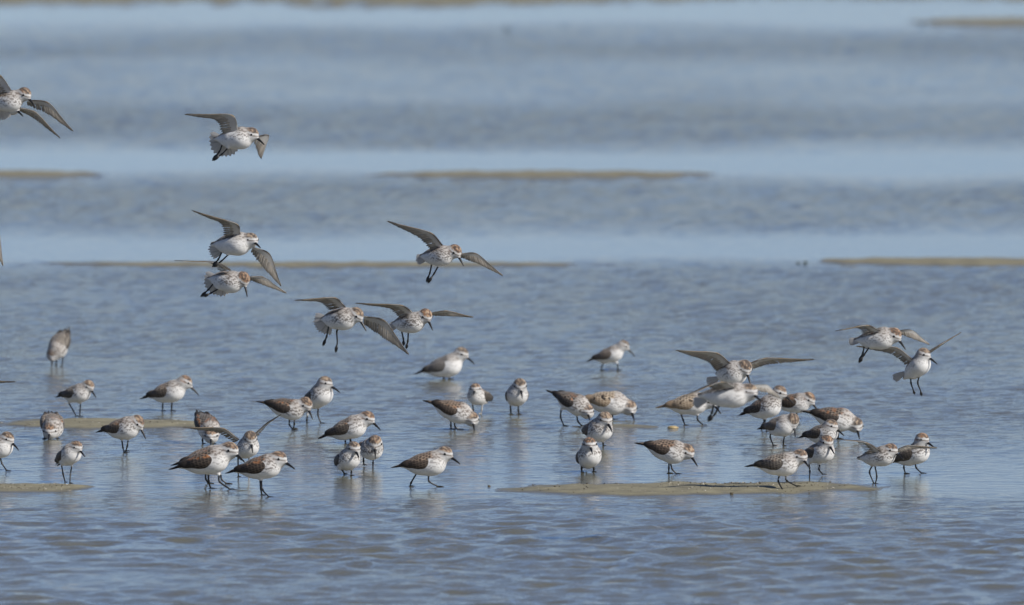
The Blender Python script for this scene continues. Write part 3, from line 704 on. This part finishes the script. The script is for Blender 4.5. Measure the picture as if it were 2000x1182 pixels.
bird(R4, 'sandpiper leaning forward with forked looking dark tail and shaded nape, above the sand bar', 14, -10, (850, 835), (980, 842), (1050, 936), [[(858, 918), (857, 955), (856, 990)], [(868, 918), (880, 962), (910, 993)]], k=.98, tone='dark', streak=.5, crown=.6)
bird(R6, 'sandpiper raising both wings at the right end of the sand bar', 30, 10, (580, 892), (655, 852), (735, 908), [[(535, 955), (520, 995), (548, 1066)], [(555, 955), (566, 1020), (556, 1068)]], k=.90, tone='std', streak=.9, crown=.9,
     wings=[((600, 862), (508, 806), (276, 779), (500, 885), (440, 800)), ((690, 850), (765, 822), (955, 838), (700, 872), (800, 842), .6)])
bird(R5, 'sandpiper walking off the sand bar with one foot lifted, bill over its neighbour', 12, 6, (915, 930), (1052, 876), (1112, 945), [[(912, 1005), (905, 1045), (946, 1122)], [(955, 1005), (962, 1040), (1032, 1078)]], gy=1105, k=.98, tone='std', streak=.45, crown=.5)

# ---- birds in the air
D0 = 45.6
bird(Z1, 'flying sandpiper cut by the upper left edge, its long right wing swept down', 32, 4, (90, 500), (350, 400), (508, 570), (), k=.92, streak=.5, crown=.5, fan=((40, 570), 250, 100, 28), depth=D0 + 1.2,
     wings=[((170, 350), (10, 130), (-420, 100), (-10, 430), (-200, 300)), ((400, 480), (690, 515), (1055, 940), (400, 560), (690, 690))])
bird(Z1, 'upper left flying sandpiper mostly hidden under another, only its narrow wing clear', 35, 4, (-80, 610), (190, 600), (338, 712), (), k=.90, streak=.5, crown=.5, fan=((-120, 600), 200, 30, 20), depth=D0 + 1.6,
     wings=[None, ((210, 580), (500, 650), (868, 1040), (300, 650), (450, 730))])
bird(Z2, 'highest flying sandpiper with wide fanned white tail and one wing tip hanging down', 24, 6, (1100, 640), (1375, 570), (1605, 745), [[(862, 730), (800, 880), (675, 1035)], [(950, 815), (850, 920), (682, 1040)]], k=.92, roll=-18, streak=.5, crown=.45, fan=((915, 665), 236, 150, 34), depth=D0 + .9,
     wings=[((1140, 490), (1045, 230), (185, 218), (860, 575), (730, 320)), ((1490, 600), (1680, 580), (1550, 1005), (1430, 720), (1500, 930))])
bird(Z3, 'clean bellied flying sandpiper, one wing hanging straight down, upper of the stacked two', 30, 6, (745, 455), (945, 410), (1060, 490), [[(618, 530), (570, 630), (500, 715)], [(680, 580), (600, 655), (503, 720)]], k=.96, roll=-8, streak=.12, crown=.15, fan=((655, 500), 190, 55, 32), depth=D0 + .3,
     wings=[((825, 340), (790, 225), (262, 70), (640, 385), (590, 220)), ((985, 490), (1160, 560), (1295, 945), (950, 545), (1090, 730))])
bird(Z3, 'densely spotted flying sandpiper with frilled fan tail, lower of the stacked two', 38, -2, (670, 885), (855, 855), (905, 1058), [[(525, 895), (455, 980), (362, 1068)], [(575, 968), (490, 1018), (395, 1063)]], k=.93, roll=-12, streak=.85, crown=.85, fan=((600, 860), 226, 130, 34), depth=D0 + .8,
     wings=[((715, 755), (560, 672), (62, 648), (590, 775), (470, 675)), ((905, 835), (1080, 830), (1360, 1025), (925, 858), (1110, 935))])
bird(Z5, 'flying sandpiper in mid frame with both wings spread and thin legs dangling, rusty crown', 38, 6, (890, 615), (1140, 545), (1273, 760), [[(795, 725), (765, 870), (712, 1018)], [(888, 775), (830, 880), (732, 1030)]], k=.90, streak=.8, crown=.8, fan=((740, 640), 192, 40, 25), depth=D0 + .6,
     wings=[((960, 455), (790, 270), (120, 95), (770, 525), (600, 345)), ((1230, 580), (1460, 575), (1865, 918), (1240, 640), (1490, 735))])
bird(Z4, 'dark headed flying sandpiper, one broad wing swept down over its neighbour', 40, 6, (545, 280), (712, 235), (818, 400), [[(438, 320), (410, 460), (370, 562)], [(550, 370), (515, 405), (520, 520), (502, 628)]], k=.95, roll=-6, streak=.9, crown=.35, tone='dark', fan=((445, 280), 215, 100, 31), depth=D0 - .2,
     wings=[((605, 155), (500, 62), (82, 90), (430, 192), (340, 110)), ((790, 250), (1000, 290), (1256, 650), (800, 340), (960, 455))])
bird(Z4, 'rusty crowned flying sandpiper with level narrow wings, right of the dark headed one', 42, 8, (1260, 320), (1425, 245), (1500, 390), [[(1180, 400), (1198, 480), (1204, 560)], [(1250, 415), (1244, 510), (1226, 592)]], k=.92, streak=.8, crown=1.0, fan=((1150, 335), 200, 34, 20), depth=D0 + .5,
     wings=[((1290, 205), (1180, 138), (705, 120), (1150, 272), (1050, 175)), ((1470, 222), (1640, 195), (1920, 265), (1480, 245), (1660, 252))])
bird(Z7, 'orange shouldered flying sandpiper with rounded dark wing, upper of the right hand pair', 25, 8, (580, 290), (810, 240), (960, 428), [[(405, 370), (385, 480), (328, 625)], [(475, 400), (400, 510), (330, 622)]], k=.94, streak=.45, crown=.95, fan=((340, 320), 186, 26, 20), depth=D0 - .37,
     wings=[((620, 180), (450, 108), (10, 190), (400, 240), (310, 150)), ((840, 180), (1040, 170), (1292, 372), (860, 205), (1070, 290))])
bird(Z7, 'white breasted upright landing sandpiper with open toes, lower of the right hand pair', 52, 34, (1120, 680), (1205, 505), (1392, 628), [[(1035, 800), (1038, 890), (1070, 990), (1090, 1050)], [(1150, 800), (1130, 890), (1165, 990), (1185, 1072)]], k=.88, streak=.2, crown=.3, fan=((950, 750), 212, 26, 26), depth=D0 - .1,
     wings=[((1060, 570), (850, 412), (290, 395), (960, 648), (760, 500)), ((1260, 480), (1440, 370), (1722, 205), (1290, 500), (1460, 380), .9)])
bird(Z6, 'large flying sandpiper seen head on with wings spread, just above the blurred one', 58, 8, (800, 370), (965, 300), (1035, 498), (), k=.98, streak=.45, crown=.4, fan=((640, 430), 206, 40, 22), depth=D0 - .1,
     wings=[((800, 260), (640, 125), (122, 93), (620, 350), (500, 235)), ((1020, 250), (1220, 185), (1818, 206), (1050, 325), (1250, 270))])
bird(Z6, 'blurred white sandpiper flying low and nearest to us across the flock', 12, 4, (760, 640), (1020, 600), (1165, 700), [[(590, 735), (565, 850), (515, 965)], [(660, 755), (600, 870), (518, 960)]], k=1.06, streak=.08, crown=.25, fan=((500, 695), 197, 34, 22), depth=D0 - 2.3,
     wings=[((850, 540), (690, 475), (170, 680), (570, 580), (500, 530)), ((1050, 510), (1230, 510), (1400, 670), (1090, 570), (1260, 610))])
bird((0, 0, 1.0), 'sandpiper beyond the left edge, only its dark hanging wing tip in view', 25, 5, (-62, 430), (-28, 420), (-8, 440), (), k=.95, fan=((-90, 432), 190, 40, 22), depth=D0 + .8,
     wings=[((-70, 410), (-100, 380), (-190, 370), (-88, 430), (-120, 410)), ((-25, 425), (-4, 440), (6, 520), (-35, 440), (-14, 480))])
bird((0, 0, 1.0), 'sandpiper beyond the left edge, only a thin level wing tip in view', 25, 5, (-130, 765), (-98, 755), (-78, 772), (), k=.95, fan=((-160, 768), 190, 40, 22), depth=D0 + .3,
     wings=[((-135, 745), (-160, 725), (-240, 715), (-155, 770), (-180, 745)), ((-95, 752), (-62, 742), (31, 746.5), (-100, 766), (-60, 752))])

# ---- small things on the flat
rs = np.random.RandomState(3)
def lump(name, px_, py_, size, mat, label=None, cat=None, group=None, flat=.45, parent=None, acc=None):
    Y = ground_y(py_); A = at_y(px_, py_, Y); V = []; F = []; n, m_ = 6, 9
    sx, sy, sz = size * rs.uniform(.8, 1.3), size * rs.uniform(.6, 1), size * flat
    for i in range(n + 1):
        for j in range(m_):
            a, b_ = math.pi * i / n, 2 * math.pi * j / m_; rr = 1 + rs.uniform(-.22, .22) * (0 < i < n)
            V.append(np.array([sx * math.sin(a) * math.cos(b_) * rr, sy * math.sin(a) * math.sin(b_) * rr, sz * math.cos(a) * rr + sz * .5]) / U)
    for i in range(n):
        for j in range(m_): F.append([i * m_ + j, (i + 1) * m_ + j, (i + 1) * m_ + (j + 1) % m_, i * m_ + (j + 1) % m_])
    zb = float(bed_height(np.array([A[0]]), np.array([Y]))[0]); A[2] = max(zb, -.001)
    if acc is not None:
        acc.add([v + A for v in V], F, [0] * len(V)); return
    o = mesh_obj(name, V, F, mat, loc=A)
    o['label'] = label; o['category'] = cat
    if group: o['group'] = group
    return o
lump('shell', 1314, 836, 10.5, M_SHELL, 'yellowish wet shell lying in the shallow water beside the buff backed bird', 'shell', flat=.34)
for x_, y_, s_, lab in ((1559, 514, 5, 'dark weed clump left of the right hand sand bar, left one of two'), (1573, 514, 7, 'dark weed clump touching the tip of the right hand sand bar, right one of two'), (1800, 48, 8, 'blurred weed clump at the tip of the farthest right sand bar'), (990, 57, 8, 'blurred weed clump in the far water above the centre'), (1103, 51, 5, 'faint blurred weed stub in the far water right of the centre')):
    lump('weed_clump', x_, y_, s_, M_WEED, lab, 'weed', 'weed clumps in the far water', flat=.5)
for x_, y_, s_, lab in ((1429, 966, 3.2, 'small dark clod in the water just below the long near sand bar'), (955, 950, 3.0, 'small brown twig stub at the left tip of the near sand bar')):
    lump('mud_clod', x_, y_, s_, M_CLOD, lab, 'clod', flat=.7)
ac = Acc(); ac2 = Acc()
for i in range(300):
    b_ = BARS[0]; x_ = rs.uniform(b_[0] + 40, b_[1] - 80); y_ = rs.uniform(b_[2] + 2, b_[3] - 3)
    if rs.rand() < .35: y_ = b_[2] + 7 + abs(rs.normal(0, 3.5)); x_ = rs.normal(1420, 90)
    lump('', x_, y_, rs.uniform(.7, 1.0 + 1.3 * rs.rand() ** 3), None, flat=.7, acc=ac if rs.rand() < .75 else ac2)
for b_ in (BARS[2], BARS[3]):
    for i in range(70): lump('', rs.uniform(max(0, b_[0]), b_[1] - 30), rs.uniform(b_[2] + 3, b_[3] - 3), rs.uniform(.6, 1.4), None, flat=.7, acc=ac if rs.rand() < .6 else ac2)
o = mesh_obj('mud_crumbs', ac.V, ac.F, M_CLOD); o['kind'] = 'stuff'; o['label'] = 'dark mud crumbs scattered along the near sand bars'; o['category'] = 'mud'
o = mesh_obj('shell_chips', ac2.V, ac2.F, M_CHIP); o['kind'] = 'stuff'; o['label'] = 'pale shell chips scattered over the near sand bars'; o['category'] = 'shell chips'

# the legs disturb the water: small rings on the surface
co = np.zeros(len(water.data.vertices) * 3, np.float32); water.data.vertices.foreach_get('co', co); co = co.reshape(-1, 3)
for i, (fx, fy) in enumerate(FEET):
    m = np.where((np.abs(co[:, 0] - fx) < .2) & (np.abs(co[:, 1] - fy) < .35))[0]
    d = np.hypot(co[m, 0] - fx, co[m, 1] - fy)
    co[m, 2] += .0013 * (.6 + .8 * ((i * 37) % 10) / 10) * np.cos(d / .055 * 6.283 + i) * np.exp(-d / .06)
water.data.vertices.foreach_set('co', co.ravel()); water.data.update()
